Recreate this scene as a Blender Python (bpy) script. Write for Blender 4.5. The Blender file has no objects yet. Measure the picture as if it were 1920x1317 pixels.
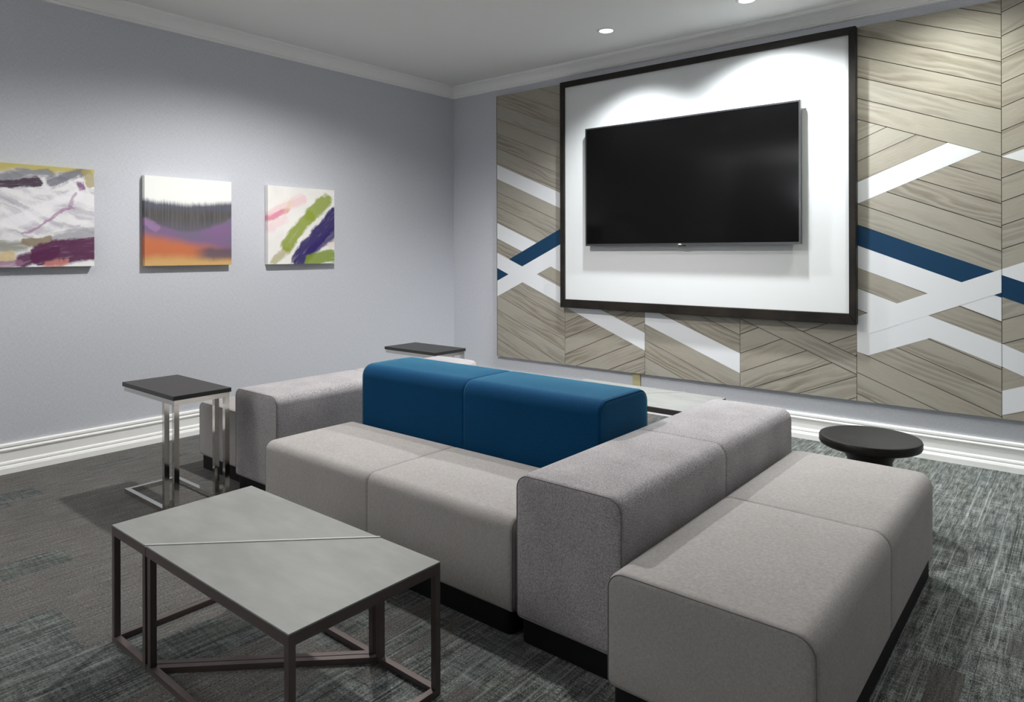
import bpy, bmesh, math, random
from mathutils import Vector, Matrix

random.seed(7)
PI = math.pi
SC = bpy.context.scene
COL = SC.collection

# ------------------------------------------------------------------ camera
CAM = Vector((5.308, -5.412, 1.4))
yaw, pitch, roll = math.radians(39.6534), math.radians(-0.0264), math.radians(-0.1337)
fw = Vector((-math.sin(yaw) * math.cos(pitch), math.cos(yaw) * math.cos(pitch), math.sin(pitch)))
rt = Vector((math.cos(yaw), math.sin(yaw), 0))
up = rt.cross(fw)
r2 = math.cos(roll) * rt + math.sin(roll) * up
u2 = -math.sin(roll) * rt + math.cos(roll) * up
cd = bpy.data.cameras.new('camera')
cam = bpy.data.objects.new('camera', cd)
COL.objects.link(cam)
cam.matrix_world = Matrix(((r2.x, u2.x, -fw.x, CAM.x), (r2.y, u2.y, -fw.y, CAM.y), (r2.z, u2.z, -fw.z, CAM.z), (0, 0, 0, 1)))
cd.sensor_fit = 'HORIZONTAL'
cd.sensor_width = 36
cd.lens = 36 * 1299.74 / 1920
cd.shift_y = -(658.5 - 473.3) / 1920
cd.clip_start = 0.05
SC.camera = cam

# ------------------------------------------------------------------ world, exposure
w = bpy.data.worlds.new('world')
SC.world = w
w.use_nodes = True
w.node_tree.nodes['Background'].inputs[0].default_value = (0.8, 0.9, 1.0, 1)
w.node_tree.nodes['Background'].inputs[1].default_value = 0.05
SC.view_settings.view_transform = 'Standard'
SC.view_settings.look = 'None'
SC.view_settings.gamma = 1
SC.view_settings.use_curve_mapping = False
SC.view_settings.exposure = 0.0

CEIL = 3.17
# (x, y, watts, cone degrees, blend, colour, tilt towards wall)
COOL, WARM, NEUT = (0.93, 0.97, 1.0), (0.97, 1.0, 0.91), (1.0, 0.985, 0.965)
LAMPS = [
    (2.353, -0.66, 185, 124, 0.85, COOL, 4), (3.47, -0.60, 225, 136, 0.8, COOL, 4), (4.62, -0.60, 90, 150, 1.0, WARM, 4),
    (1.70, -2.68, 245, 158, 0.65, NEUT, 0), (1.30, -4.50, 30, 140, 0.8, NEUT, 0), (1.30, -6.30, 40, 140, 0.8, NEUT, 0),
    (3.05, -1.75, 95, 115, 0.8, NEUT, 0),
]
# unseen uplighters, added as fill to brighten the ceiling: (x, y, z, watts)
FILL_UPLIGHTS = [(7.48, -1.6, 2.2, 120), (1.6, -8.08, 2.2, 385)]

# ------------------------------------------------------------------ helpers
def tag(o, label=None, cat=None, group=None, kind=None):
    if label: o['label'] = label
    if cat: o['category'] = cat
    if group: o['group'] = group
    if kind: o['kind'] = kind
    return o

def empty(name, loc, label, cat, group=None):
    o = bpy.data.objects.new(name, None)
    o.empty_display_size = 0.1
    COL.objects.link(o)
    o.location = loc
    return tag(o, label, cat, group)

class MB:
    """collects shapes into one mesh"""
    def __init__(s):
        s.v = []; s.f = []; s.uv = []
    def poly(s, pts, uvs=None):
        b = len(s.v)
        s.v += [tuple(p) for p in pts]
        s.f.append(tuple(range(b, b + len(pts))))
        s.uv.append(uvs or [(0, 0)] * len(pts))
    def box(s, x0, x1, y0, y1, z0, z1):
        P = [(x0, y0, z0), (x1, y0, z0), (x1, y1, z0), (x0, y1, z0), (x0, y0, z1), (x1, y0, z1), (x1, y1, z1), (x0, y1, z1)]
        b = len(s.v); s.v += P
        for f in ((0, 3, 2, 1), (4, 5, 6, 7), (0, 1, 5, 4), (1, 2, 6, 5), (2, 3, 7, 6), (3, 0, 4, 7)):
            s.f.append(tuple(b + i for i in f)); s.uv.append([(0, 0), (1, 0), (1, 1), (0, 1)])
    def prism(s, poly, z0, z1):
        """poly (x, y) counter-clockwise"""
        n = len(poly)
        b = len(s.v)
        s.v += [(x, y, z0) for x, y in poly] + [(x, y, z1) for x, y in poly]
        s.f.append(tuple(b + i for i in reversed(range(n)))); s.uv.append([(0, 0)] * n)
        s.f.append(tuple(b + n + i for i in range(n))); s.uv.append([(0, 0)] * n)
        for i in range(n):
            j = (i + 1) % n
            s.f.append((b + i, b + j, b + n + j, b + n + i)); s.uv.append([(0, 0)] * 4)
    def rings(s, rings, cap0=True, cap1=True, closed=True):
        b = len(s.v); n = len(rings[0])
        for r in rings: s.v += [tuple(p) for p in r]
        for k in range(len(rings) - 1):
            for i in range(n if closed else n - 1):
                j = (i + 1) % n
                s.f.append((b + k * n + i, b + k * n + j, b + (k + 1) * n + j, b + (k + 1) * n + i)); s.uv.append([(0, 0)] * 4)
        if cap0: s.f.append(tuple(b + i for i in reversed(range(n)))); s.uv.append([(0, 0)] * n)
        if cap1: s.f.append(tuple(b + (len(rings) - 1) * n + i for i in range(n))); s.uv.append([(0, 0)] * n)
    def tube(s, pts, r, closed=False, n=8):
        P = [Vector(p) for p in pts]; m = len(P); R = []
        ref = None
        for i in range(m):
            a = P[(i - 1) % m] if (closed or i > 0) else P[i]
            c = P[(i + 1) % m] if (closed or i < m - 1) else P[i]
            t = (c - a).normalized()
            if ref is None:
                ref = t.cross(Vector((0.31, 0.77, 0.55))).normalized()
            ref = (ref - t * ref.dot(t)).normalized()
            q = t.cross(ref)
            R.append([P[i] + r * (math.cos(2 * PI * k / n) * ref + math.sin(2 * PI * k / n) * q) for k in range(n)])
        if closed: R.append(R[0])
        s.rings(R, not closed, not closed)
    def lathe(s, prof, cx, cy, n=64):
        s.rings([[(cx + r * math.cos(2 * PI * k / n), cy + r * math.sin(2 * PI * k / n), z) for k in range(n)] for r, z in prof])
    def build(s, name, mat, parent=None, smooth=False, bevel=0.0, fix=True, auto=None):
        me = bpy.data.meshes.new(name)
        me.from_pydata(s.v, [], s.f)
        ul = me.uv_layers.new(name='UVMap')
        i = 0
        for f in s.uv:
            for q in f:
                ul.data[i].uv = q; i += 1
        if fix:
            bm = bmesh.new(); bm.from_mesh(me)
            bmesh.ops.remove_doubles(bm, verts=bm.verts, dist=1e-6)
            bmesh.ops.recalc_face_normals(bm, faces=bm.faces)
            if bevel:
                es = [e for e in bm.edges if len(e.link_faces) == 2 and e.calc_face_angle(0) > 0.6]
                bmesh.ops.bevel(bm, geom=es, offset=bevel, segments=2, profile=0.5, affect='EDGES', clamp_overlap=True)
            bm.to_mesh(me); bm.free()
        if smooth:
            for p in me.polygons: p.use_smooth = True
            if auto:
                me.set_sharp_from_angle(angle=math.radians(auto))
        me.materials.append(mat)
        o = bpy.data.objects.new(name, me)
        COL.objects.link(o)
        if parent:
            o.parent = parent
            # mesh data are written in world space: bring them into the parent's frame
            base = parent
            off = Vector((0, 0, 0))
            while base: off += base.location; base = base.parent
            me.transform(Matrix.Translation(-off))
        return o

def children(o): return [c for c in bpy.data.objects if c.parent == o]

def copy_tree(o, parent=None):
    c = o.copy(); COL.objects.link(c)
    if parent: c.parent = parent
    for ch in children(o): copy_tree(ch, c)
    return c

# ------------------------------------------------------------------ node helpers
class X:
    """a scalar socket with arithmetic"""
    nt = None
    def __init__(s, sock): s.s = sock
    @staticmethod
    def m(op, *a, clamp=False):
        n = X.nt.nodes.new('ShaderNodeMath'); n.operation = op; n.use_clamp = clamp
        for i, q in enumerate(a):
            if isinstance(q, X): X.nt.links.new(q.s, n.inputs[i])
            else: n.inputs[i].default_value = q
        return X(n.outputs[0])
    def __add__(s, o): return X.m('ADD', s, o)
    __radd__ = __add__
    def __sub__(s, o): return X.m('SUBTRACT', s, o)
    def __rsub__(s, o): return X.m('SUBTRACT', o, s)
    def __mul__(s, o): return X.m('MULTIPLY', s, o)
    __rmul__ = __mul__
    def __truediv__(s, o): return X.m('DIVIDE', s, o)

def sstep(e0, e1, x):
    n = X.nt.nodes.new('ShaderNodeMapRange'); n.interpolation_type = 'SMOOTHSTEP'
    for i, q in ((0, x), (1, e0), (2, e1)):
        if isinstance(q, X): X.nt.links.new(q.s, n.inputs[i])
        else: n.inputs[i].default_value = q
    return X(n.outputs[0])

def comb(x, y, z=0.0):
    n = X.nt.nodes.new('ShaderNodeCombineXYZ')
    for i, q in enumerate((x, y, z)):
        if isinstance(q, X): X.nt.links.new(q.s, n.inputs[i])
        else: n.inputs[i].default_value = q
    return n.outputs[0]

def sep(sock):
    n = X.nt.nodes.new('ShaderNodeSeparateXYZ'); X.nt.links.new(sock, n.inputs[0])
    return X(n.outputs[0]), X(n.outputs[1]), X(n.outputs[2])

def noise(vec, scale=1.0, detail=2.0, rough=0.5, dist=0.0):
    n = X.nt.nodes.new('ShaderNodeTexNoise')
    X.nt.links.new(vec, n.inputs['Vector'])
    n.inputs['Scale'].default_value = scale; n.inputs['Detail'].default_value = detail
    n.inputs['Roughness'].default_value = rough; n.inputs['Distortion'].default_value = dist
    return X(n.outputs[0])

def white(vec):
    n = X.nt.nodes.new('ShaderNodeTexWhiteNoise'); n.noise_dimensions = '3D'
    X.nt.links.new(vec, n.inputs['Vector'])
    return X(n.outputs[0])

def mixc(f, a, b):
    n = X.nt.nodes.new('ShaderNodeMix'); n.data_type = 'RGBA'
    if isinstance(f, X): X.nt.links.new(f.s, n.inputs[0])
    else: n.inputs[0].default_value = f
    for i, q in ((6, a), (7, b)):
        if isinstance(q, tuple): n.inputs[i].default_value = (*q, 1)
        else: X.nt.links.new(q, n.inputs[i])
    return n.outputs[2]

def ramp(f, stops):
    n = X.nt.nodes.new('ShaderNodeValToRGB')
    X.nt.links.new(f.s, n.inputs[0])
    el = n.color_ramp.elements
    el[0].position, el[0].color = stops[0][0], (*stops[0][1], 1)
    el[1].position, el[1].color = stops[-1][0], (*stops[-1][1], 1)
    for p, c in stops[1:-1]:
        e = el.new(p); e.color = (*c, 1)
    return n.outputs[0]

def mat(name, color=(0.5, 0.5, 0.5), rough=0.5, metal=0.0, spec=0.5):
    m = bpy.data.materials.new(name); m.use_nodes = True
    X.nt = m.node_tree
    b = m.node_tree.nodes['Principled BSDF']
    b.inputs['Base Color'].default_value = (*color, 1)
    b.inputs['Roughness'].default_value = rough
    b.inputs['Metallic'].default_value = metal
    b.inputs['Specular IOR Level'].default_value = spec
    return m, b

def setc(b, sock): X.nt.links.new(sock, b.inputs['Base Color'])
def objco():
    n = X.nt.nodes.new('ShaderNodeTexCoord'); return n.outputs['Object']
def uvco():
    n = X.nt.nodes.new('ShaderNodeUVMap'); n.uv_map = 'UVMap'; return n.outputs[0]
def bump(b, h, strength=0.3, dist=0.002):
    n = X.nt.nodes.new('ShaderNodeBump'); n.inputs['Strength'].default_value = strength; n.inputs['Distance'].default_value = dist
    X.nt.links.new(h.s, n.inputs['Height']); X.nt.links.new(n.outputs[0], b.inputs['Normal'])

# ------------------------------------------------------------------ materials
def wallpaper(name, c0, c1, horiz):
    m, b = mat(name, c0, 0.75, spec=0.25)
    x, y, z = sep(objco())
    a = y if horiz == 'y' else x
    n1 = noise(comb(a * 45, z * 260), 1, 3, 0.6)
    n2 = noise(comb(a * 260, z * 45), 1, 3, 0.6)
    t = (n1 + n2) * 0.5
    setc(b, mixc(sstep(0.35, 0.65, t), c0, c1))
    bump(b, t, 0.25, 0.002)
    return m
M_WALL_L = wallpaper('wallpaper_left', (0.495, 0.51, 0.555), (0.585, 0.60, 0.64), 'y')
M_WALL_B = wallpaper('wallpaper_back', (0.495, 0.51, 0.555), (0.585, 0.60, 0.64), 'x')
M_CEIL, _ = mat('ceiling_paint', (0.83, 0.83, 0.805), 0.9, spec=0.2)
M_TRIM, _ = mat('trim_paint', (0.89, 0.89, 0.87), 0.4)

def carpet():
    m, b = mat('carpet', (0.1, 0.1, 0.1), 0.95, spec=0.1)
    x, y, z = sep(objco())
    # planks laid along y, quarter metre wide
    ci = X.m('FLOOR', x * 4.0)
    cr = white(comb(ci, 3.3))
    ri = X.m('FLOOR', y * 1.35 + cr * 5.0)
    pr = white(comb(ci, ri, 1.7))
    # narrower blocks that break up inside a plank
    ci2 = X.m('FLOOR', x * 11.0)
    ri2 = X.m('FLOOR', y * 2.6 + white(comb(ci2, 9.1)) * 7.0)
    pr2 = white(comb(ci2, ri2, 5.1))
    grain = noise(comb(x * 230, y * 120), 1, 2, 0.7)
    fine = noise(comb(x * 130, y * 7), 1, 3, 0.65)
    streak = noise(comb(x * 75, ri * 7.3 + ci * 3.1), 1, 2, 0.55)
    broken = noise(comb(x * 45, y * 9), 1, 2, 0.5)
    cross = noise(comb(x * 9, y * 75), 1, 2, 0.5)
    plainv = (fine - 0.5) * 0.9 + (grain - 0.5) * 1.5 + (streak - 0.5) * 0.35 + 0.5
    plain = ramp(plainv, [(0.1, (0.052, 0.050, 0.047)), (0.5, (0.135, 0.130, 0.122)), (0.9, (0.27, 0.262, 0.25))])
    pv = (fine - 0.5) * 1.1 + (grain - 0.5) * 1.7 + (broken - 0.5) * 0.9 + (cross - 0.5) * 0.7 + 0.5
    pat = ramp(pv, [(0.0, (0.026, 0.030, 0.028)), (0.32, (0.10, 0.107, 0.101)), (0.55, (0.20, 0.213, 0.202)), (0.8, (0.33, 0.355, 0.338)), (1.0, (0.48, 0.515, 0.495))])
    pat = mixc(sstep(0.60, 0.66, streak) * (0.1 + 0.8 * fine), pat, (0.50, 0.54, 0.52))
    pat = mixc((1.0 - sstep(0.34, 0.40, streak)) * (0.15 + 0.9 * broken), pat, (0.012, 0.015, 0.015))
    tint = noise(comb(x * 5, y * 0.9), 1, 1, 0.5)
    pat = mixc(sstep(0.54, 0.72, tint) * 0.3, pat, (0.12, 0.13, 0.085))
    pat = mixc(sstep(0.56, 0.75, noise(comb(x * 6 + 9, y * 1.3 + 4), 1, 1)) * 0.25, pat, (0.11, 0.15, 0.16))
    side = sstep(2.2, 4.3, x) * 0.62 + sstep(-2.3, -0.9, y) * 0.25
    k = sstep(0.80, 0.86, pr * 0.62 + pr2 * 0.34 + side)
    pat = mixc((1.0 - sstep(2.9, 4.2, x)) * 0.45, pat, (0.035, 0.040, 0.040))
    # single patterned tiles among the plain ones
    def tile(x0, x1, y1):
        return sstep(x0, x0 + 0.008, x) * (1.0 - sstep(x1, x1 + 0.008, x)) * (1.0 - sstep(y1, y1 + 0.01, y))
    for q in ((2.16, 2.40, -4.46), (2.40, 2.58, -4.49), (2.58, 2.72, -4.30), (2.72, 2.98, -4.10), (1.56, 1.75, -4.255), (0.46, 0.64, -4.05)):
        k = X.m('MAXIMUM', k, tile(*q))
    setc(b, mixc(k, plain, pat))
    bump(b, plainv + pv * 0.3, 0.8, 0.006)
    return m
M_CARPET = carpet()

def wood():
    m, b = mat('weathered_oak', (0.3, 0.27, 0.22), 0.55, spec=0.35)
    u, v, _ = sep(uvco())
    big = noise(comb(u * 0.7, v * 3.0), 1, 1, 0.5)
    wob = noise(comb(u * 1.3, v * 7.0), 1, 2, 0.5)
    ring = X.m('FRACT', (v * 24.0 + wob * 5.0))
    ring = sstep(0.0, 0.3, ring) * (1.0 - sstep(0.45, 1.0, ring))
    ring = ring * sstep(0.42, 0.62, noise(comb(u * 1.1 + 3, v * 5.0), 1, 1, 0.5))
    pore = noise(comb(u * 9, v * 260), 1, 3, 0.7)
    t = ring * 0.30 + pore * 0.7
    c = ramp(t, [(0.18, (0.39, 0.36, 0.30)), (0.42, (0.31, 0.28, 0.228)), (0.72, (0.185, 0.16, 0.125))])
    c = mixc(sstep(0.3, 0.7, big) * 0.45, c, (0.36, 0.345, 0.305))
    setc(b, c)
    bump(b, t, 0.15, 0.001)
    return m
M_WOOD = wood()
M_PWHITE, _ = mat('white_inlay', (0.72, 0.73, 0.75), 0.45)
M_PBLUE, _ = mat('blue_inlay', (0.002, 0.036, 0.09), 0.5, spec=0.3)
M_PBACK, _ = mat('panel_edge', (0.20, 0.165, 0.115), 0.7)
M_GROOVE, _ = mat('groove', (0.035, 0.030, 0.024), 0.9)

def darkwood():
    m, b = mat('ebonised_wood', (0.01, 0.009, 0.008), 0.35, spec=0.5)
    x, y, z = sep(objco())
    n = noise(comb(x * 5, y * 5, z * 5), 1, 4, 0.6)
    setc(b, ramp(n, [(0.3, (0.004, 0.0035, 0.003)), (0.75, (0.022, 0.017, 0.012))]))
    b.inputs['Roughness'].default_value = 0.45
    b.inputs['Specular IOR Level'].default_value = 0.25
    return m
M_FRAME = darkwood()
M_BOARD, _ = mat('white_board', (0.67, 0.683, 0.68), 0.55, spec=0.3)
M_SCREEN, _ = mat('screen_glass', (0.003, 0.003, 0.003), 0.09, spec=0.10)
M_BEZEL, _ = mat('bezel_metal', (0.10, 0.10, 0.105), 0.3, metal=0.9)
M_TVB, _ = mat('tv_back', (0.012, 0.012, 0.013), 0.5)

def fabric(name, c0, c1, scale, contrast, sheen=0.2, twill=False, tint=(1, 1, 1)):
    m, b = mat(name, c0, 0.9, spec=0.15)
    x, y, z = sep(objco())
    p = objco()
    if twill:
        a = noise(comb((x + z) * scale, (y - x) * scale * 0.45, (z - y) * scale * 0.45), 1, 2, 0.6)
        g = noise(p, scale * 1.6, 1, 0.5)
        t = a * 0.6 + g * 0.4
    else:
        a = noise(comb(x * scale, y * scale, z * scale * 0.25), 1, 2, 0.6)
        g = noise(comb(x * scale * 0.25, y * scale * 0.25, z * scale), 1, 2, 0.6)
        t = (a + g) * 0.5
    h = noise(p, 6, 2, 0.5)
    t2 = t + (h - 0.5) * 0.12
    setc(b, mixc(sstep(0.5 - contrast, 0.5 + contrast, t2), c0, c1))
    b.inputs['Sheen Weight'].default_value = sheen
    b.inputs['Sheen Roughness'].default_value = 0.32
    b.inputs['Sheen Tint'].default_value = (*tint, 1)
    bump(b, t, 0.35, 0.0015)
    return m
M_SEAT = fabric('greige_cloth', (0.28, 0.262, 0.252), (0.40, 0.38, 0.368), 330, 0.25, 0.1)
M_TWEED = fabric('grey_tweed', (0.165, 0.152, 0.156), (0.47, 0.447, 0.455), 330, 0.17, 0.1, True)
M_TEAL = fabric('teal_cloth', (0.0, 0.030, 0.090), (0.0, 0.050, 0.132), 330, 0.25, 0.72, tint=(0.3, 0.85, 1.0))
M_SEAM, _ = mat('seam_thread', (0.19, 0.18, 0.178), 0.9, spec=0.1)
M_TSEAM, _ = mat('teal_seam', (0.0, 0.035, 0.08), 0.9, spec=0.1)
M_PLINTH, _ = mat('black_plinth', (0.006, 0.006, 0.006), 0.7, spec=0.2)
M_CHROME, _ = mat('polished_chrome', (0.66, 0.65, 0.62), 0.08, metal=1.0)
def blacktop():
    m, b = mat('black_tabletop', (0.03, 0.03, 0.028), 0.42)
    x, y, z = sep(objco())
    n = noise(comb(x * 6, y * 60, 0.0), 1, 3)
    setc(b, mixc(n, (0.014, 0.014, 0.0135), (0.024, 0.024, 0.022)))
    return m
M_BLACKTOP = blacktop()
def slate():
    m, b = mat('grey_metal_top', (0.4, 0.4, 0.38), 0.5, metal=0.1, spec=0.3)
    x, y, z = sep(objco())
    n = noise(comb(x * 4, y * 14, 0.0), 1, 4, 0.6)
    n2 = noise(comb(x * 2.2, y * 3.1, 1.0), 1, 3, 0.6)
    setc(b, mixc(sstep(0.3, 0.7, n * 0.4 + n2 * 0.6), (0.235, 0.24, 0.228), (0.315, 0.318, 0.303)))
    b.inputs['Roughness'].default_value = 0.5
    return m
M_SLATE = slate()
M_BRONZE, _ = mat('bronze_metal', (0.125, 0.10, 0.095), 0.4, metal=0.6)
M_STRIP, _ = mat('bright_metal_strip', (0.62, 0.62, 0.60), 0.4, metal=0.3)
def stoolwood():
    m, b = mat('black_stained_wood', (0.015, 0.014, 0.013), 0.38, spec=0.3)
    x, y, z = sep(objco())
    n = noise(comb(x * 8, y * 70, z * 8), 1, 4)
    setc(b, mixc(n, (0.004, 0.004, 0.004), (0.018, 0.0165, 0.014)))
    return m
M_STOOL = stoolwood()
M_BEIGE, _ = mat('beige_plastic', (0.40, 0.36, 0.20), 0.5)
M_LTRIM, _ = mat('downlight_trim', (0.82, 0.82, 0.80), 0.4)
M_LENS, bl = mat('downlight_lens', (1, 1, 1), 0.4)
bl.inputs['Emission Color'].default_value = (1, 0.98, 0.95, 1)
bl.inputs['Emission Strength'].default_value = 6.0

# ------------------------------------------------------------------ room shell
RX, FY = 7.6, -8.2
def struct(name, mb, m, **k):
    return tag(mb.build(name, m, **k), kind='structure')

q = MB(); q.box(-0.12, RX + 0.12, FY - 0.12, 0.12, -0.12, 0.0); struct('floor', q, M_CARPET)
q = MB(); q.box(-0.12, RX + 0.12, FY - 0.12, 0.12, CEIL, CEIL + 0.12); struct('ceiling', q, M_CEIL)
q = MB(); q.box(-0.12, 0.0, FY - 0.12, 0.12, 0, CEIL); struct('wall_left', q, M_WALL_L)
q = MB(); q.box(0.0, RX, 0.0, 0.12, 0, CEIL); struct('wall_back', q, M_WALL_B)
q = MB(); q.box(RX, RX + 0.12, FY - 0.12, 0.12, 0, CEIL); struct('wall_right', q, M_WALL_L)
q = MB(); q.box(0.0, RX, FY - 0.12, FY, 0, CEIL); struct('wall_front', q, M_WALL_B)

BASE = [(0.0, 0.186), (0.014, 0.186), (0.020, 0.180), (0.021, 0.167), (0.014, 0.1635), (0.014, 0.159), (0.022, 0.156), (0.026, 0.149),
        (0.024, 0.140), (0.018, 0.135), (0.018, 0.076), (0.026, 0.069), (0.028, 0.060), (0.028, 0.0565), (0.024, 0.055), (0.024, 0.051),
        (0.036, 0.047), (0.042, 0.034), (0.044, 0.0), (0.0, 0.0)]
CROWN = [(0.0, CEIL), (0.112, CEIL), (0.112, CEIL - 0.014), (0.104, CEIL - 0.017), (0.104, CEIL - 0.022), (0.092, CEIL - 0.026), (0.075, CEIL - 0.034),
         (0.058, CEIL - 0.046), (0.044, CEIL - 0.060), (0.033, CEIL - 0.074), (0.027, CEIL - 0.082), (0.027, CEIL - 0.087), (0.019, CEIL - 0.089),
         (0.019, CEIL - 0.095), (0.010, CEIL - 0.103), (0.0, CEIL - 0.105)]
def run(name, prof, side):
    q = MB()
    a = [];  c = []
    for d, z in prof:
        if side == 'left': a.append((d, -d, z)); c.append((d, FY + d, z))
        elif side == 'back': a.append((d, -d, z)); c.append((RX - d, -d, z))
        elif side == 'right': a.append((RX - d, -d, z)); c.append((RX - d, FY + d, z))
        else: a.append((d, FY + d, z)); c.append((RX - d, FY + d, z))
    q.rings([a, c])
    struct(name, q, M_TRIM)
for s in ('left', 'back', 'right', 'front'): run('baseboard_' + s, BASE, s)
for i, s in enumerate(('left', 'back', 'right', 'front')): run('trim_%d' % (i + 1), CROWN, s)

# ------------------------------------------------------------------ downlights
DL = {0: 'recessed ceiling downlight shining above the left half of the television',
      1: 'recessed ceiling downlight at the top edge above the right half of the television'}
for i, (x, y, watt, cone, blend, colr, tilt) in enumerate(LAMPS):
    e = empty('downlight', (x, y, CEIL), DL.get(i, 'recessed ceiling downlight out of the picture above or behind the camera side of the room'), 'ceiling light', 'recessed ceiling downlights')
    q = MB(); n = 48
    prof = [(0.052, CEIL - 0.0), (0.074, CEIL - 0.0), (0.074, CEIL - 0.004), (0.070, CEIL - 0.007), (0.056, CEIL - 0.006), (0.052, CEIL - 0.002)]
    rr = [[(x + r * math.cos(2 * PI * k / n), y + r * math.sin(2 * PI * k / n), z) for k in range(n)] for r, z in prof]
    q.rings(rr + [rr[0]], False, False)
    q.build('trim_ring', M_LTRIM, e, smooth=True)
    q = MB(); q.lathe([(0.0005, CEIL - 0.003), (0.053, CEIL - 0.003), (0.053, CEIL - 0.0005), (0.0005, CEIL - 0.0005)], x, y, 40)
    q.build('lens', M_LENS, e)
    ld = bpy.data.lights.new('downlight_lamp', 'SPOT')
    ld.energy = watt; ld.spot_size = math.radians(cone); ld.spot_blend = blend; ld.color = colr; ld.shadow_soft_size = 0.05
    lo = bpy.data.objects.new('downlight_lamp', ld); COL.objects.link(lo)
    lo.location = (x, y, CEIL - 0.06); lo.rotation_euler = (math.radians(tilt), 0, 0)

# ------------------------------------------------------------------ invented fill uplighters, out of view, for ceiling bounce
for (x, y, z, watt) in FILL_UPLIGHTS:
    e = empty('fill_uplighter', (x, y, z), 'white fill uplighter out of the picture, added to brighten the ceiling', 'wall light', 'added fill uplighters out of view')
    q = MB(); n = 24
    q.rings([[(x + r * math.cos(2 * PI * k / n), y + r * math.sin(2 * PI * k / n), zz) for k in range(n)] for r, zz in
             ((0.03, z - 0.16), (0.07, z - 0.10), (0.10, z), (0.095, z), (0.065, z - 0.09), (0.02, z - 0.14))])
    q.build('bowl', M_LTRIM, e, smooth=True)
    ld = bpy.data.lights.new('fill_lamp', 'SPOT')
    ld.energy = watt; ld.spot_size = math.radians(165); ld.spot_blend = 0.5; ld.color = (1, 0.985, 0.95); ld.shadow_soft_size = 0.08
    lo = bpy.data.objects.new('fill_lamp', ld); COL.objects.link(lo)
    lo.location = (x, y, z + 0.02); lo.rotation_euler = (PI, 0, 0)

# ------------------------------------------------------------------ timber wall panels with inlaid stripes
K = 1.1549
def ox(x): return 5.308 + (x - 4.52) * K
def oz(z): return 1.4 + (z - 1.2) * K
SEAM = [0.487, 1.220, 1.956, 2.688, 3.425, 4.160, 4.895]
ZB, ZT = 0.274, 2.583
def clip(poly, f):
    out = []
    for i in range(len(poly)):
        a, c = poly[i], poly[(i + 1) % len(poly)]
        fa, fc = f(a), f(c)
        if fa >= 0: out.append(a)
        if (fa >= 0) != (fc >= 0):
            t = fa / (fa - fc); out.append((a[0] + (c[0] - a[0]) * t, a[1] + (c[1] - a[1]) * t))
    return out
def above(x0, z0, s, g=0.0): return lambda p: p[1] - (z0 + s * (p[0] - x0)) - g
def below(x0, z0, s, g=0.0): return lambda p: (z0 + s * (p[0] - x0)) - p[1] - g
D_, U_ = -0.412, 0.43
GAP = 0.0022
def rect(i, g=0.0015): return [(SEAM[i] + g, ZB), (SEAM[i + 1] - g, ZB), (SEAM[i + 1] - g, ZT), (SEAM[i] + g, ZT)]
def slab(q, poly, y0, y1, s):
    """poly in photo-plane units, anticlockwise seen from the room"""
    if len(poly) < 3: return
    ar = sum(poly[i][0] * poly[(i + 1) % len(poly)][1] - poly[(i + 1) % len(poly)][0] * poly[i][1] for i in range(len(poly)))
    if abs(ar) < 2e-5: return
    if ar < 0: poly = poly[::-1]
    P = [(ox(x), oz(z)) for x, z in poly]
    n = len(P)
    th = math.atan(s); ct, st = math.cos(th), math.sin(th)
    du, dv = random.uniform(0, 60), random.uniform(0, 60)
    uv = [(x * ct + z * st + du, -x * st + z * ct + dv) for x, z in P]
    q.poly([(x, y1, z) for x, z in P], uv)
    for i in range(n):
        j = (i + 1) % n
        q.poly([(P[i][0], y1, P[i][1]), (P[i][0], y0, P[i][1]), (P[j][0], y0, P[j][1]), (P[j][0], y1, P[j][1])], [uv[i], uv[i], uv[j], uv[j]])
def planks(q, region, x0, z0, s, pitch, y0, y1):
    for k in range(-30, 30):
        p = clip(clip(region, above(x0, z0 + k * pitch, s, GAP)), below(x0, z0 + (k + 1) * pitch, s, GAP))
        slab(q, p, y0, y1, s)
def band(i, x0, lo, hi, s, *extra):
    p = clip(clip(rect(i, 0.0012), above(x0, lo, s)), below(x0, hi, s))
    for e in extra: p = clip(p, e)
    return p
PL = ['leftmost oak wall panel, by the room corner, with a white and blue cross',
      'second oak wall panel from the left, mostly behind the television frame, one white diagonal stripe below it',
      'third oak wall panel from the left, white diagonal stripe emerging under the middle of the television frame',
      'fourth oak wall panel from the left, plain diagonal boards under the right of the television frame',
      'tall oak wall panel right of the television frame with crossing white stripes and a blue stripe',
      'rightmost oak wall panel cut by the picture edge, with a short blue stripe']
Y0 = -0.022
LY = [-0.030, -0.0304, -0.0308, -0.0312, -0.0316]
S5 = 3.448
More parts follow.
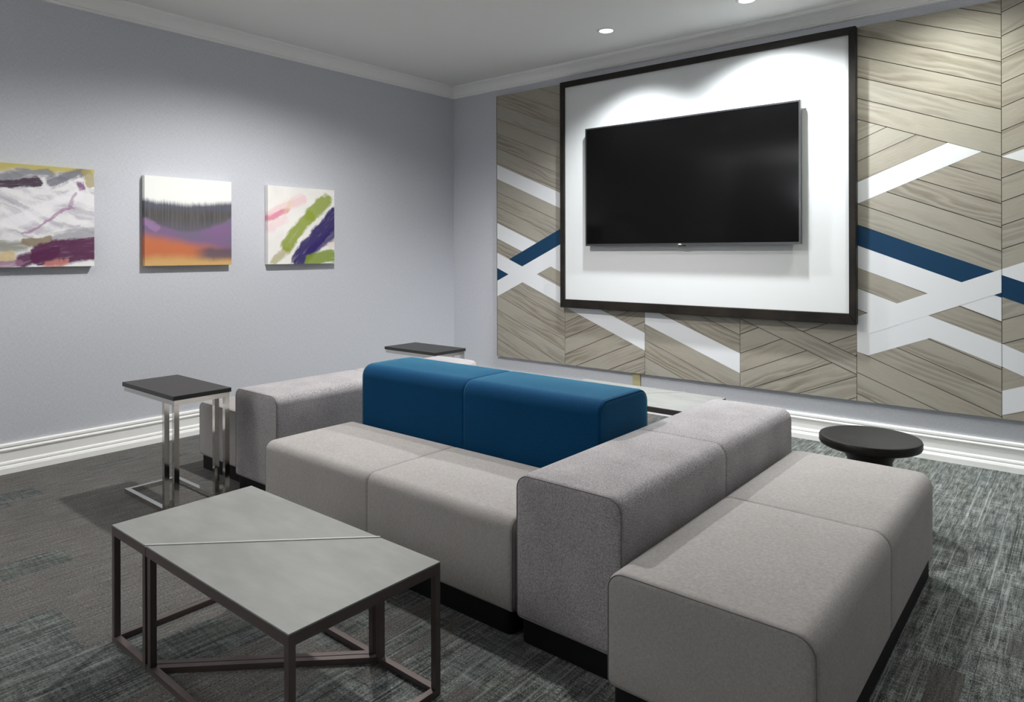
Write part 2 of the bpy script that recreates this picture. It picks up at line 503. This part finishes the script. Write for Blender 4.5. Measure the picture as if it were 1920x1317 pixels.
# (panel, layer, colour, polygon) for the painted stripes
STR = []
x1 = SEAM[0]
STR += [(0, 1, 'w', band(0, x1, 1.850, 1.976, -0.42)), (0, 1, 'w', band(0, x1, 1.322, 1.458, -0.415)),
        (0, 2, 'b', band(0, x1, 0.944, 1.072, 0.462)), (0, 2, 'w', band(0, x1, 0.806, 0.944, 0.462)),
        (0, 3, 'w', band(0, x1, 1.058, 1.192, -0.412))]
STR += [(1, 1, 'w', band(1, 1.956, 0.454, 0.586, -0.40)), (1, 2, 'b', band(1, x1, 0.944, 1.072, 0.462)), (1, 3, 'w', band(1, x1, 0.806, 0.944, 0.462))]
STR += [(2, 1, 'w', band(2, 2.686, 0.364, 0.500, -0.40))]
STR += [(4, 2, 'w', band(4, 3.447, 1.500, 1.632, 0.412, below(S5, 2.008, -0.406))),
        (4, 1, 'b', band(4, S5, 1.228, 1.353, -0.393)),
        (4, 1, 'w', band(4, S5, 1.092, 1.228, -0.393)),
        (4, 3, 'w', band(4, 4.16, 0.970, 1.099, 0.415)),
        (4, 2, 'w', band(4, S5, 0.836, 0.963, -0.386)),
        (4, 1, 'w', band(4, 3.425, 0.535, 0.667, 0.402, above(3.426, 0.579, -0.3), below(S5, 0.85, -0.386))),
        (4, 4, 'b', clip(clip(rect(4), above(4.16, 0.942, -0.393)), below(4.16, 0.970, 0.415)))]
# the small blue corner belongs to the next panel's stripe: keep only the tip at the seam
STR[-1] = (4, 4, 'b', clip(STR[-1][3], lambda p: p[0] - 4.08))
STR += [(5, 1, 'w', band(5, 4.16, 0.970, 1.099, 0.40)), (5, 2, 'b', band(5, 4.16, 0.947, 1.067, -0.39)),
        (5, 2, 'w', band(5, 4.16, 0.562, 0.688, -0.45)), (5, 3, 'w', band(5, 4.16, 0.294, 0.428, 0.38)),
        (5, 4, 'w', clip(clip(rect(5), below(4.16, 1.719, 0.33)), above(4.16, 1.719, -0.38)))]
ORI = [(D_, 0.487, 2.516), (U_, 1.222, 0.489), (D_, 1.956, 0.666), (U_, 2.688, 0.50), (D_ * 0.985, 3.448, 2.008), (0.39, 4.16, 2.383)]
for i in range(6):
    r = empty('wall_panel', (ox((SEAM[i] + SEAM[i + 1]) / 2), 0, oz(ZB)), PL[i], 'wall panel', 'oak wall panels behind the television')
    q = MB(); q.box(ox(SEAM[i]), ox(SEAM[i + 1]), -0.0245, -0.001, oz(ZB), oz(ZT)); q.build('backing_board', M_GROOVE if i else M_PBACK, r)
    q = MB()
    s, xx, zz = ORI[i]
    planks(q, rect(i), xx, zz, s, 0.1305, Y0, LY[0])
    if i == 0:      # light timber edge strip at the free end
        e = MB(); e.box(ox(SEAM[0]) - 0.006, ox(SEAM[0]), -0.0305, 0, oz(ZB), oz(ZT)); e.build('edge_strip', M_PBACK, r)
    if i == 3:      # one long board lies the other way
        reg = clip(clip(rect(3), above(3.425, 0.437, -0.41, 0.0)), below(3.425, 0.548, -0.41, 0.0))
        slab(q, reg, Y0, LY[1], -0.41)
        g = MB()
        for z_ in (0.437, 0.548):
            slab(g, clip(clip(rect(3), above(3.425, z_ - 0.002, -0.41)), below(3.425, z_ + 0.002, -0.41)), Y0, LY[2], -0.41)
        g.build('groove', M_GROOVE, r, fix=False)
    if i == 4:      # boards running up under the white stripe
        reg = clip(clip(rect(4), below(S5, 2.008, -0.406, GAP)), above(3.447, 1.60, 0.412))
        back = MB(); slab(back, reg, Y0, LY[0] - 0.0003, 0.4); back.build('groove', M_GROOVE, r, fix=False)
        planks(q, reg, 3.447, 1.632, 0.412, 0.128, Y0, LY[1])
    q.build('oak_boards', M_WOOD, r, fix=False)
    for (pi, ly, c, poly) in STR:
        if pi != i: continue
        e = MB(); slab(e, poly, Y0, LY[ly], 0.4)
        if not e.v: continue
        o = e.build('white_stripe' if c == 'w' else 'blue_stripe', M_PWHITE if c == 'w' else M_PBLUE, r, fix=False)
        o['label'] = 'white painted diagonal stripe' if c == 'w' else 'dark blue painted diagonal stripe'

# ------------------------------------------------------------------ big dark frame with the white board, television on it
FX0, FX1, FZ0, FZ1, FYF = 1.488, 4.054, 0.878, 2.994, -0.095
fr = empty('display_frame', ((FX0 + FX1) / 2, -0.036, FZ0), 'large black wooden frame with a white board on the wood panels behind the television', 'frame')
RW, RB, RT = 0.047, 0.078, 0.052
def rail(name, a, c, e, d):
    """mitred rail: a, c outer corners, e, d inner corners (x, z)"""
    q = MB()
    P = [a, c, e, d]
    q.rings([[(x, -0.036, z) for x, z in P], [(x, FYF, z) for x, z in P]])
    q.build(name, M_FRAME, fr, bevel=0.004)
o = [(FX0, FZ0), (FX1, FZ0), (FX1, FZ1), (FX0, FZ1)]
i_ = [(FX0 + RW, FZ0 + RB), (FX1 - RW, FZ0 + RB), (FX1 - RW, FZ1 - RT), (FX0 + RW, FZ1 - RT)]
rail('bottom_rail', o[0], o[1], i_[1], i_[0]); rail('side_rail', o[1], o[2], i_[2], i_[1])
rail('top_rail', o[2], o[3], i_[3], i_[2]); rail('side_rail', o[3], o[0], i_[0], i_[3])
q = MB(); q.box(FX0 + 0.02, FX1 - 0.02, -0.072, -0.058, FZ0 + 0.03, FZ1 - 0.02)
o = q.build('white_board', M_BOARD, fr); o['label'] = 'plain white back board'

TX0, TX1, TZ0, TZ1, TYF, TYB = 1.808, 3.694, 1.452, 2.514, -0.145, -0.112
tv = empty('television', ((TX0 + TX1) / 2, -0.073, TZ0), 'large flat black television mounted on the white framed board', 'television')
bz = 0.013
q = MB()
q.box(TX0, TX1, TYF, TYB, TZ0, TZ0 + 0.018); q.box(TX0, TX1, TYF, TYB, TZ1 - bz, TZ1)
q.box(TX0, TX0 + bz, TYF, TYB, TZ0 + 0.018, TZ1 - bz); q.box(TX1 - bz, TX1, TYF, TYB, TZ0 + 0.018, TZ1 - bz)
q.build('bezel', M_BEZEL, tv)
q = MB(); q.box(TX0 + bz, TX1 - bz, TYF + 0.003, TYB, TZ0 + 0.018, TZ1 - bz); q.build('screen', M_SCREEN, tv)
q = MB(); q.box(TX0 + 0.12, TX1 - 0.12, TYB + 0.0005, TYB + 0.018, TZ0 + 0.08, TZ1 - 0.2); q.build('rear_housing', M_TVB, tv, bevel=0.004)
q = MB(); q.box(2.4, 3.1, TYB + 0.0185, -0.0725, 1.75, 2.15); q.build('wall_mount', M_TVB, tv)
q = MB(); q.box(2.722, 2.746, TYF - 0.0015, TYF + 0.002, TZ0 + 0.003, TZ0 + 0.014); q.build('emblem', M_STRIP, tv)
q = MB(); q.box(2.72, 2.77, TYF + 0.004, TYB, TZ0 - 0.009, TZ0 - 0.0005); q.build('sensor_bar', M_TVB, tv)

# ------------------------------------------------------------------ cable cover under the panels
q = MB(); q.box(2.215, 2.29, -0.016, -0.0005, 0.186, 0.329)
tag(q.build('cable_cover', M_BEIGE, bevel=0.003), 'short beige cable cover on the wall directly under the wood panels', 'cable cover')

# ------------------------------------------------------------------ paintings
def strokes(name, base, ops, wob=0.03, wscale=5.0):
    """base colour function, then a list of strokes: (u0, v0, u1, v1, half width, softness, colour, strength)"""
    m, b = mat(name, (0.8, 0.8, 0.78), 0.55, spec=0.3)
    u, v, _ = sep(uvco())
    n1 = noise(comb(u * wscale, v * wscale, 0.0), 1, 5, 0.62, 0.6); n2 = noise(comb(u * wscale, v * wscale, 7.0), 1, 5, 0.62, 0.6)
    uu = u + (n1 - 0.5) * (wob * 2); vv = v + (n2 - 0.5) * (wob * 2)
    c = base(uu, vv, u, v)
    for (u0, v0, u1, v1, hw, soft, colr, st) in ops:
        dx, dy = u1 - u0, v1 - v0; L2 = dx * dx + dy * dy
        t = X.m('MULTIPLY', (uu - u0) * dx + (vv - v0) * dy, 1 / L2, clamp=True)
        ex = uu - u0 - t * dx; ey = vv - v0 - t * dy
        d = X.m('SQRT', ex * ex + ey * ey)
        L = math.sqrt(L2)
        al = (u * (dx / L) + v * (dy / L)) * 5.0; ac = (v * (dx / L) - u * (dy / L)) * 38.0
        br = noise(comb(al, ac, u0 * 9), 1, 3, 0.6)
        k = (1.0 - sstep(hw - soft * 0.6, hw + soft * 0.6, d + (br - 0.5) * (soft * 1.5 + 0.02))) * sstep(0.1, 0.62, br + 0.16) * st
        c = mixc(k, c, colr)
    setc(b, c)
    return m
def baseA(uu, vv, u, v):
    n = noise(comb(uu * 1.6 - vv * 1.2, uu * 2.0 + vv * 5.5, 2.0), 1, 5, 0.62, 1.2)
    c = mixc(sstep(0.42, 0.62, n), (0.76, 0.75, 0.76), (0.50, 0.485, 0.53))
    c = mixc(sstep(0.60, 0.70, n) * 0.8, c, (0.30, 0.27, 0.32))
    return mixc(sstep(0.93, 0.98, vv + (1.0 - u) * 0.04), c, (0.50, 0.43, 0.14))
P_A = strokes('abstract_marbled', baseA, [
    (0.10, 0.86, 0.62, 0.93, 0.035, 0.03, (0.16, 0.17, 0.20), 0.8),
    (0.62, 0.84, 0.88, 0.97, 0.045, 0.035, (0.12, 0.12, 0.16), 0.85),
    (0.05, 0.78, 0.50, 0.83, 0.045, 0.02, (0.035, 0.012, 0.035), 0.95),
    (0.88, 0.84, 0.90, 0.80, 0.03, 0.02, (0.16, 0.03, 0.16), 0.85),
    (0.92, 0.97, 0.97, 0.86, 0.045, 0.02, (0.36, 0.30, 0.12), 0.8),
    (0.20, 0.40, 0.85, 0.74, 0.055, 0.05, (0.80, 0.79, 0.82), 0.8),
    (0.36, 0.33, 0.76, 0.58, 0.012, 0.010, (0.34, 0.17, 0.32), 0.75),
    (0.76, 0.58, 0.84, 0.74, 0.012, 0.010, (0.34, 0.17, 0.32), 0.6),
    (0.66, 0.28, 1.02, 0.36, 0.06, 0.05, (0.30, 0.30, 0.33), 0.8),
    (0.05, 0.20, 0.38, 0.20, 0.05, 0.035, (0.22, 0.22, 0.18), 0.8),
    (0.42, 0.25, 0.58, 0.27, 0.045, 0.02, (0.22, 0.17, 0.10), 0.9),
    (0.55, 0.13, 1.05, 0.20, 0.115, 0.025, (0.085, 0.012, 0.06), 0.97),
    (0.36, 0.05, 0.62, 0.14, 0.06, 0.025, (0.085, 0.012, 0.06), 0.95),
    (0.02, 0.09, 0.26, 0.10, 0.05, 0.04, (0.55, 0.38, 0.10), 0.7),
    (0.10, 0.03, 0.34, 0.03, 0.03, 0.02, (0.28, 0.14, 0.24), 0.8),
    (0.60, 0.02, 0.74, 0.06, 0.025, 0.02, (0.62, 0.25, 0.20), 0.7),
    (0.72, 0.00, 1.02, 0.03, 0.022, 0.012, (0.80, 0.79, 0.77), 0.9)], 0.09, 3.2)
def baseB(uu, vv, u, v):
    drip = noise(comb(u * 60, v * 1.5, 1.0), 1, 3, 0.6)
    w1 = vv + (drip - 0.5) * 0.05
    sag = (u - 0.45) * (u - 0.45)
    c = mixc(sstep(0.03, 0.16, vv), (0.58, 0.36, 0.14), (0.50, 0.15, 0.065))
    pur = sstep(0.22, 0.36, vv + (u - 0.3) * 0.18)
    c = mixc(pur, c, mixc(sstep(0.3, 0.7, noise(comb(u * 3, v * 9), 1, 3)), (0.20, 0.115, 0.235), (0.16, 0.13, 0.20)))
    slate_ = sstep(0.5, 0.72, uu) * (1.0 - sstep(0.16, 0.24, vv)) * sstep(0.03, 0.11, vv)
    c = mixc(slate_ * 0.85, c, (0.08, 0.08, 0.12))
    dark = sstep(0.37, 0.43, w1 - sag * 0.55)
    grey = mixc(sstep(0.3, 0.7, drip), (0.055, 0.055, 0.06), (0.12, 0.11, 0.105))
    grey = mixc((1.0 - sstep(0.4, 0.56, w1)) * 0.6, grey, (0.13, 0.12, 0.17))
    c = mixc(dark, c, grey)
    blue = sstep(0.60, 0.68, w1)
    c = mixc(blue * 0.5, c, (0.10, 0.11, 0.17))
    hi = sstep(0.665, 0.74, w1 + (drip - 0.5) * 0.03 + sag * -0.18 + 0.0)
    return mixc(hi, c, (0.80, 0.81, 0.78))
P_B = strokes('abstract_bands', baseB, [(0.0, 0.50, 0.12, 0.42, 0.035, 0.03, (0.33, 0.20, 0.38), 0.6)], 0.05, 3.0)
P_C = strokes('abstract_strokes', lambda uu, vv, u, v: mixc(sstep(0.3, 0.8, noise(comb(u * 3, v * 3), 1, 2)), (0.82, 0.80, 0.77), (0.74, 0.72, 0.70)), [
    (0.02, 0.62, 0.50, 0.86, 0.06, 0.05, (0.80, 0.46, 0.50), 0.55), (0.0, 0.58, 0.28, 0.68, 0.035, 0.03, (0.66, 0.16, 0.28), 0.75),
    (0.0, 0.45, 0.25, 0.58, 0.05, 0.05, (0.82, 0.52, 0.56), 0.45), (0.26, 0.66, 0.32, 0.80, 0.03, 0.025, (0.70, 0.60, 0.28), 0.45),
    (0.08, 0.04, 0.26, 0.18, 0.055, 0.035, (0.42, 0.38, 0.20), 0.8),
    (0.26, 0.25, 0.60, 0.62, 0.085, 0.03, (0.25, 0.31, 0.03), 0.92), (0.62, 0.66, 0.86, 0.84, 0.095, 0.04, (0.25, 0.32, 0.04), 0.92),
    (0.46, 0.08, 1.02, 0.66, 0.115, 0.03, (0.022, 0.012, 0.115), 0.97), (0.62, 0.16, 1.0, 0.42, 0.07, 0.04, (0.03, 0.016, 0.13), 0.9),
    (0.62, 0.05, 0.96, 0.10, 0.08, 0.03, (0.20, 0.28, 0.02), 0.92), (0.92, 0.24, 1.0, 0.26, 0.04, 0.03, (0.78, 0.62, 0.58), 0.6)], 0.06, 5.0)
def painting(y0, y1, z0, z1, m, label, name='canvas_painting'):
    e = empty(name, (0, (y0 + y1) / 2, z0), label, 'painting', 'square abstract canvases on the left wall')
    q = MB(); xf, xb = 0.05, 0.006
    V = [(xf, y0, z0), (xf, y1, z0), (xf, y1, z1), (xf, y0, z1)]
    B_ = [(xb, y0, z0), (xb, y1, z0), (xb, y1, z1), (xb, y0, z1)]
    q.poly(V, [(0, 0), (1, 0), (1, 1), (0, 1)])
    uvs = [(0.001, 0.001), (0.999, 0.001), (0.999, 0.999), (0.001, 0.999)]
    for i in range(4):
        j = (i + 1) % 4
        q.poly([V[i], B_[i], B_[j], V[j]], [uvs[i], uvs[i], uvs[j], uvs[j]])
    q.build('canvas', m, e, fix=False)
    q = MB(); q.box(0.0005, 0.0055, y0 + 0.01, y1 - 0.01, z0 + 0.01, z1 - 0.01); q.box(0.0056, 0.03, y0 + 0.004, y1 - 0.004, z0 + 0.004, z1 - 0.004)
    q.build('stretcher', M_PBACK, e)
painting(-4.238, -3.573, 1.310, 1.972, P_A, 'largest-looking abstract canvas cut by the left picture edge, plum and white swirls')
painting(-3.241, -2.579, 1.304, 1.965, P_B, 'middle abstract canvas with white top, dark grey band and orange base')
painting(-2.258, -1.595, 1.301, 1.963, P_C, 'abstract canvas nearest the corner with green and violet diagonal brush strokes')

# ------------------------------------------------------------------ upholstered blocks
def profile(W, z0, z1, rt_, rb, d, dome):
    """closed outline (a, z), inset by d"""
    P = []
    def arc(ca, cz, r, a0, a1, n):
        for k in range(n + 1):
            a = a0 + (a1 - a0) * k / n
            P.append((ca + r * math.cos(a), cz + r * math.sin(a)))
    a0, a1, b0, b1 = d, W - d, z0 + d, z1 - d
    rtt, rbb = max(rt_ - d, 0.004), max(rb - d, 0.003)
    arc(a1 - rbb, b0 + rbb, rbb, -PI / 2, 0, 4)
    for k in range(1, 5): P.append((a1, b0 + rbb + (b1 - rtt - b0 - rbb) * k / 5))
    arc(a1 - rtt, b1 - rtt, rtt, 0, PI / 2, 8)
    for k in range(1, 10):
        t = k / 10
        P.append((a1 - rtt + (a0 + rtt - a1 + rtt) * t, b1 + dome * math.sin(PI * t)))
    arc(a0 + rtt, b1 - rtt, rtt, PI / 2, PI, 8)
    for k in range(1, 5): P.append((a0, b1 - rtt + (b0 + rbb - b1 + rtt) * k / 5))
    arc(a0 + rbb, b0 + rbb, rbb, PI, 3 * PI / 2, 4)
    return P
def block(name, x0, x1, y0, y1, z1, along, m, seam, label, cat, group=None, z0=0.085, rt_=0.05, rb=0.022):
    e = empty(name, ((x0 + x1) / 2, (y0 + y1) / 2, 0), label, cat, group)
    L, W = (y1 - y0, x1 - x0) if along == 'y' else (x1 - x0, y1 - y0)
    def place(t, a, z): return (x0 + a, y0 + t, z) if along == 'y' else (x0 + t, y1 - a, z)
    sl = [(0.0, 0.075), (0.0, 0.020), (0.0015, 0.012), (0.006, 0.005), (0.012, 0.0015), (0.02, 0.0)]
    mid = L / 2
    ts = list(sl)
    for k in range(1, 8): ts.append((0.02 + (mid - 0.034) * k / 8, 0.0))
    ts += [(mid - 0.014, 0.0), (mid - 0.007, 0.0012), (mid - 0.002, 0.004), (mid, 0.0062)]
    full = ts + [(L - t, d) for t, d in reversed(ts[:-1])]
    R = []
    for t, d in full:
        s_ = (t / mid) if t < mid else ((L - t) / mid)
        R.append([place(t, a, z) for a, z in profile(W, z0, z1, rt_, rb, d, 0.008 * math.sin(PI * min(max(s_, 0), 1)) ** 0.6)])
    q = MB(); q.rings(R)
    q.build('cushion', m, e, smooth=True)
    for t, d in ((0.004, 0.0062), (L - 0.004, 0.0062)):
        q = MB(); q.tube([place(t, a, z) for a, z in profile(W, z0, z1, rt_, rb, d, 0.0)], 0.0021, True, 6)
        q.build('end_seam', seam, e, smooth=True)
    q = MB(); q.tube([place(mid, a, z) for a, z in profile(W, z0, z1, rt_, rb, 0.0062, 0.0)], 0.0018, True, 6)
    q.build('centre_seam', seam, e, smooth=True)
    # black plinth, corners rounded
    q = MB(); g = 0.012; r = 0.03
    a0, a1, b0, b1 = x0 + g, x1 - g, y0 + g, y1 - g
    P = []
    for cx, cy, s in ((a1 - r, b1 - r, 0), (a0 + r, b1 - r, 1), (a0 + r, b0 + r, 2), (a1 - r, b0 + r, 3)):
        for k in range(7):
            a = s * PI / 2 + k / 6 * PI / 2
            P.append((cx + r * math.cos(a), cy + r * math.sin(a)))
    q.prism(P, 0.001, z0 + 0.001)
    q.build('plinth', M_PLINTH, e)
    return e
SG, BG = 'low seat blocks of the modular sofa', 'backrest blocks of the modular sofa'
block('seat_block', 2.055, 3.706, -3.485, -2.905, 0.432, 'x', M_SEAT, M_SEAM, 'greige upholstered seat block in front of the teal backrest', 'sofa seat', SG)
block('seat_block', 4.182, 4.796, -3.612, -1.94, 0.438, 'y', M_SEAT, M_SEAM, 'greige upholstered seat block in the right foreground, nearest the camera', 'sofa seat', SG, rt_=0.06)
block('seat_block', 0.845, 1.412, -3.235, -1.66, 0.432, 'y', M_SEAT, M_SEAM, 'greige upholstered seat block by the left wall, behind the black and chrome side table', 'sofa seat', SG)
block('backrest_block', 3.722, 4.165, -3.485, -1.82, 0.606, 'y', M_TWEED, M_SEAM, 'grey tweed backrest block between the teal one and the right foreground seat', 'sofa backrest', BG, rt_=0.055)
block('backrest_block', 1.420, 1.870, -3.30, -1.65, 0.603, 'y', M_TWEED, M_SEAM, 'grey tweed backrest block left of the teal one, running towards the back wall', 'sofa backrest', BG, rt_=0.055)
block('backrest_block', 2.095, 3.704, -2.895, -2.465, 0.756, 'x', M_TEAL, M_TSEAM, 'teal blue upholstered backrest block in the middle of the sofa', 'sofa backrest', BG, rt_=0.07)

# ------------------------------------------------------------------ chrome C tables
def bar(q, a, c, w=0.024, h=None):
    h = h or w
    x0, x1 = sorted((a[0], c[0])); y0, y1 = sorted((a[1], c[1])); z0, z1 = sorted((a[2], c[2]))
    e = [w / 2, w / 2, h / 2]
    ax = max(range(3), key=lambda k: abs(a[k] - c[k])); e[ax] = 0
    q.box(x0 - e[0], x1 + e[0], y0 - e[1], y1 + e[1], z0 - e[2], z1 + e[2])
def c_table(x0, x1, y0, y1, zt, label):
    e = empty('side_table', ((x0 + x1) / 2, (y0 + y1) / 2, 0), label, 'side table', 'black and chrome side tables')
    q = MB(); q.box(x0, x1, y0, y1, zt - 0.024, zt); q.build('tabletop', M_BLACKTOP, e, bevel=0.002)
    t = 0.026; h = t / 2
    zr = zt - 0.0245 - h
    q = MB()
    a0, a1, b0, b1 = x0 + 0.008 + h, x1 - 0.008 - h, y0 + 0.008 + h, y1 - 0.008 - h
    bar(q, (a0 - h, b0, zr), (a1 + h, b0, zr), t); bar(q, (a0 - h, b1, zr), (a1 + h, b1, zr), t)
    bar(q, (a0, b0 + h, zr), (a0, b1 - h, zr), t); bar(q, (a1, b0 + h, zr), (a1, b1 - h, zr), t)
    q.build('top_rail_frame', M_CHROME, e)
    q = MB()
    bar(q, (a0 - h, b0, h + 0.001), (a1 + h, b0, h + 0.001), t); bar(q, (a0 - h, b1, h + 0.001), (a1 + h, b1, h + 0.001), t)
    bar(q, (a0, b0 + h, h + 0.001), (a0, b1 - h, h + 0.001), t)
    q.build('base_frame', M_CHROME, e)
    for yy in (b0, b1):
        for xx in (a1, a1 - 0.115):
            q = MB(); bar(q, (xx, yy, t + 0.0015), (xx, yy, zr - h - 0.0005), t); q.build('leg', M_CHROME, e)
    return e
c_table(0.985, 1.635, -3.755, -3.435, 0.648, 'black topped chrome side table standing in front of the left seat block')
c_table(0.75, 1.36, -1.60, -1.25, 0.606, 'far black topped side table seen just above the teal backrest')

# ------------------------------------------------------------------ coffee tables
def coffee_table(x0, y0, label):
    LX, LY_, H = 1.128, 0.542, 0.42
    e = empty('coffee_table', (x0 + LX / 2, y0 + LY_ / 2, 0), label, 'coffee table', 'grey metal coffee tables with a diagonal joint')
    d0, d1 = x0 + 0.279, x0 + 0.834
    y1, x1 = y0 + LY_, x0 + LX
    g = 0.003
    left = [(x0, y0), (d0 - g, y0), (d1 - g, y1), (x0, y1)]
    right = [(d0 + g, y0), (x1, y0), (x1, y1), (d1 + g, y1)]
    for p in (left, right):
        q = MB(); q.prism(p, H - 0.005, H); q.build('tabletop', M_SLATE, e, bevel=0.001)
    t = 0.021
    ul = Vector((d1 - d0, y1 - y0, 0)).normalized(); nl = Vector((-ul.y, ul.x, 0))
    q = MB()     # bright fillet in the joint
    a, c = Vector((d0, y0, 0)), Vector((d1, y1, 0))
    q.prism([tuple((a - nl * 0.0028).xy), tuple((c - nl * 0.0028).xy), tuple((c + nl * 0.0028).xy), tuple((a + nl * 0.0028).xy)], H - 0.0045, H + 0.0035)
    q.build('joint_strip', M_STRIP, e)
    def frame(z0, z1, nm):
        for p in (left, right):
            q = MB()
            # ring of mitred bars following the outline
            c_ = Vector((sum(a[0] for a in p) / 4, sum(a[1] for a in p) / 4))
            n = 4; inner = []
            for i in range(n):
                A, B_, C_ = Vector(p[i - 1]), Vector(p[i]), Vector(p[(i + 1) % n])
                d_a = (B_ - A).normalized(); d_b = (C_ - B_).normalized()
                n_a = Vector((-d_a.y, d_a.x)); n_b = Vector((-d_b.y, d_b.x))
                k = 1 + n_a.dot(n_b)
                inner.append(tuple(B_ + (n_a + n_b) * (t / k)))
            for i in range(n):
                j = (i + 1) % n
                q.prism([p[i], p[j], inner[j], inner[i]], z0, z1)
            q.build(nm, M_BRONZE, e)
    frame(H - 0.036, H - 0.0052, 'apron_rail')
    frame(0.001, 0.021, 'base_rail')
    for (lx, ly) in ((x0, y0), (d0 - g - t, y0), (x0, y1 - t), (d1 - g - t - 0.012, y1 - t), (d0 + g + 0.012, y0), (x1 - t, y0), (d1 + g, y1 - t), (x1 - t, y1 - t)):
        q = MB(); q.box(lx, lx + t, ly, ly + t, 0.0215, H - 0.0365); q.build('leg', M_BRONZE, e)
    return e
coffee_table(2.603, -4.411, 'grey topped bronze framed coffee table in the left foreground')
coffee_table(2.322, -1.475, 'far grey coffee table half hidden behind the sofa, below the television')

# ------------------------------------------------------------------ drum stool
sx, sy = 4.455, -1.53
e = empty('drum_stool', (sx, sy, 0), 'round black wooden pedestal stool between the right seat and the back wall', 'stool')
q = MB(); q.lathe([(0.001, 0.452), (0.205, 0.452), (0.222, 0.456), (0.233, 0.454), (0.237, 0.446), (0.237, 0.424), (0.232, 0.414), (0.22, 0.408), (0.001, 0.408)], sx, sy)
q.build('top', M_STOOL, e, smooth=True, auto=50)
q = MB(); q.lathe([(0.001, 0.4075), (0.135, 0.4075), (0.128, 0.385), (0.112, 0.355), (0.103, 0.335), (0.104, 0.318), (0.118, 0.298), (0.135, 0.270), (0.146, 0.235), (0.149, 0.20), (0.143, 0.16), (0.128, 0.125), (0.110, 0.10), (0.108, 0.085), (0.125, 0.06), (0.155, 0.03), (0.165, 0.012), (0.165, 0.001), (0.001, 0.001)], sx, sy)
q.build('pedestal', M_STOOL, e, smooth=True, auto=60)
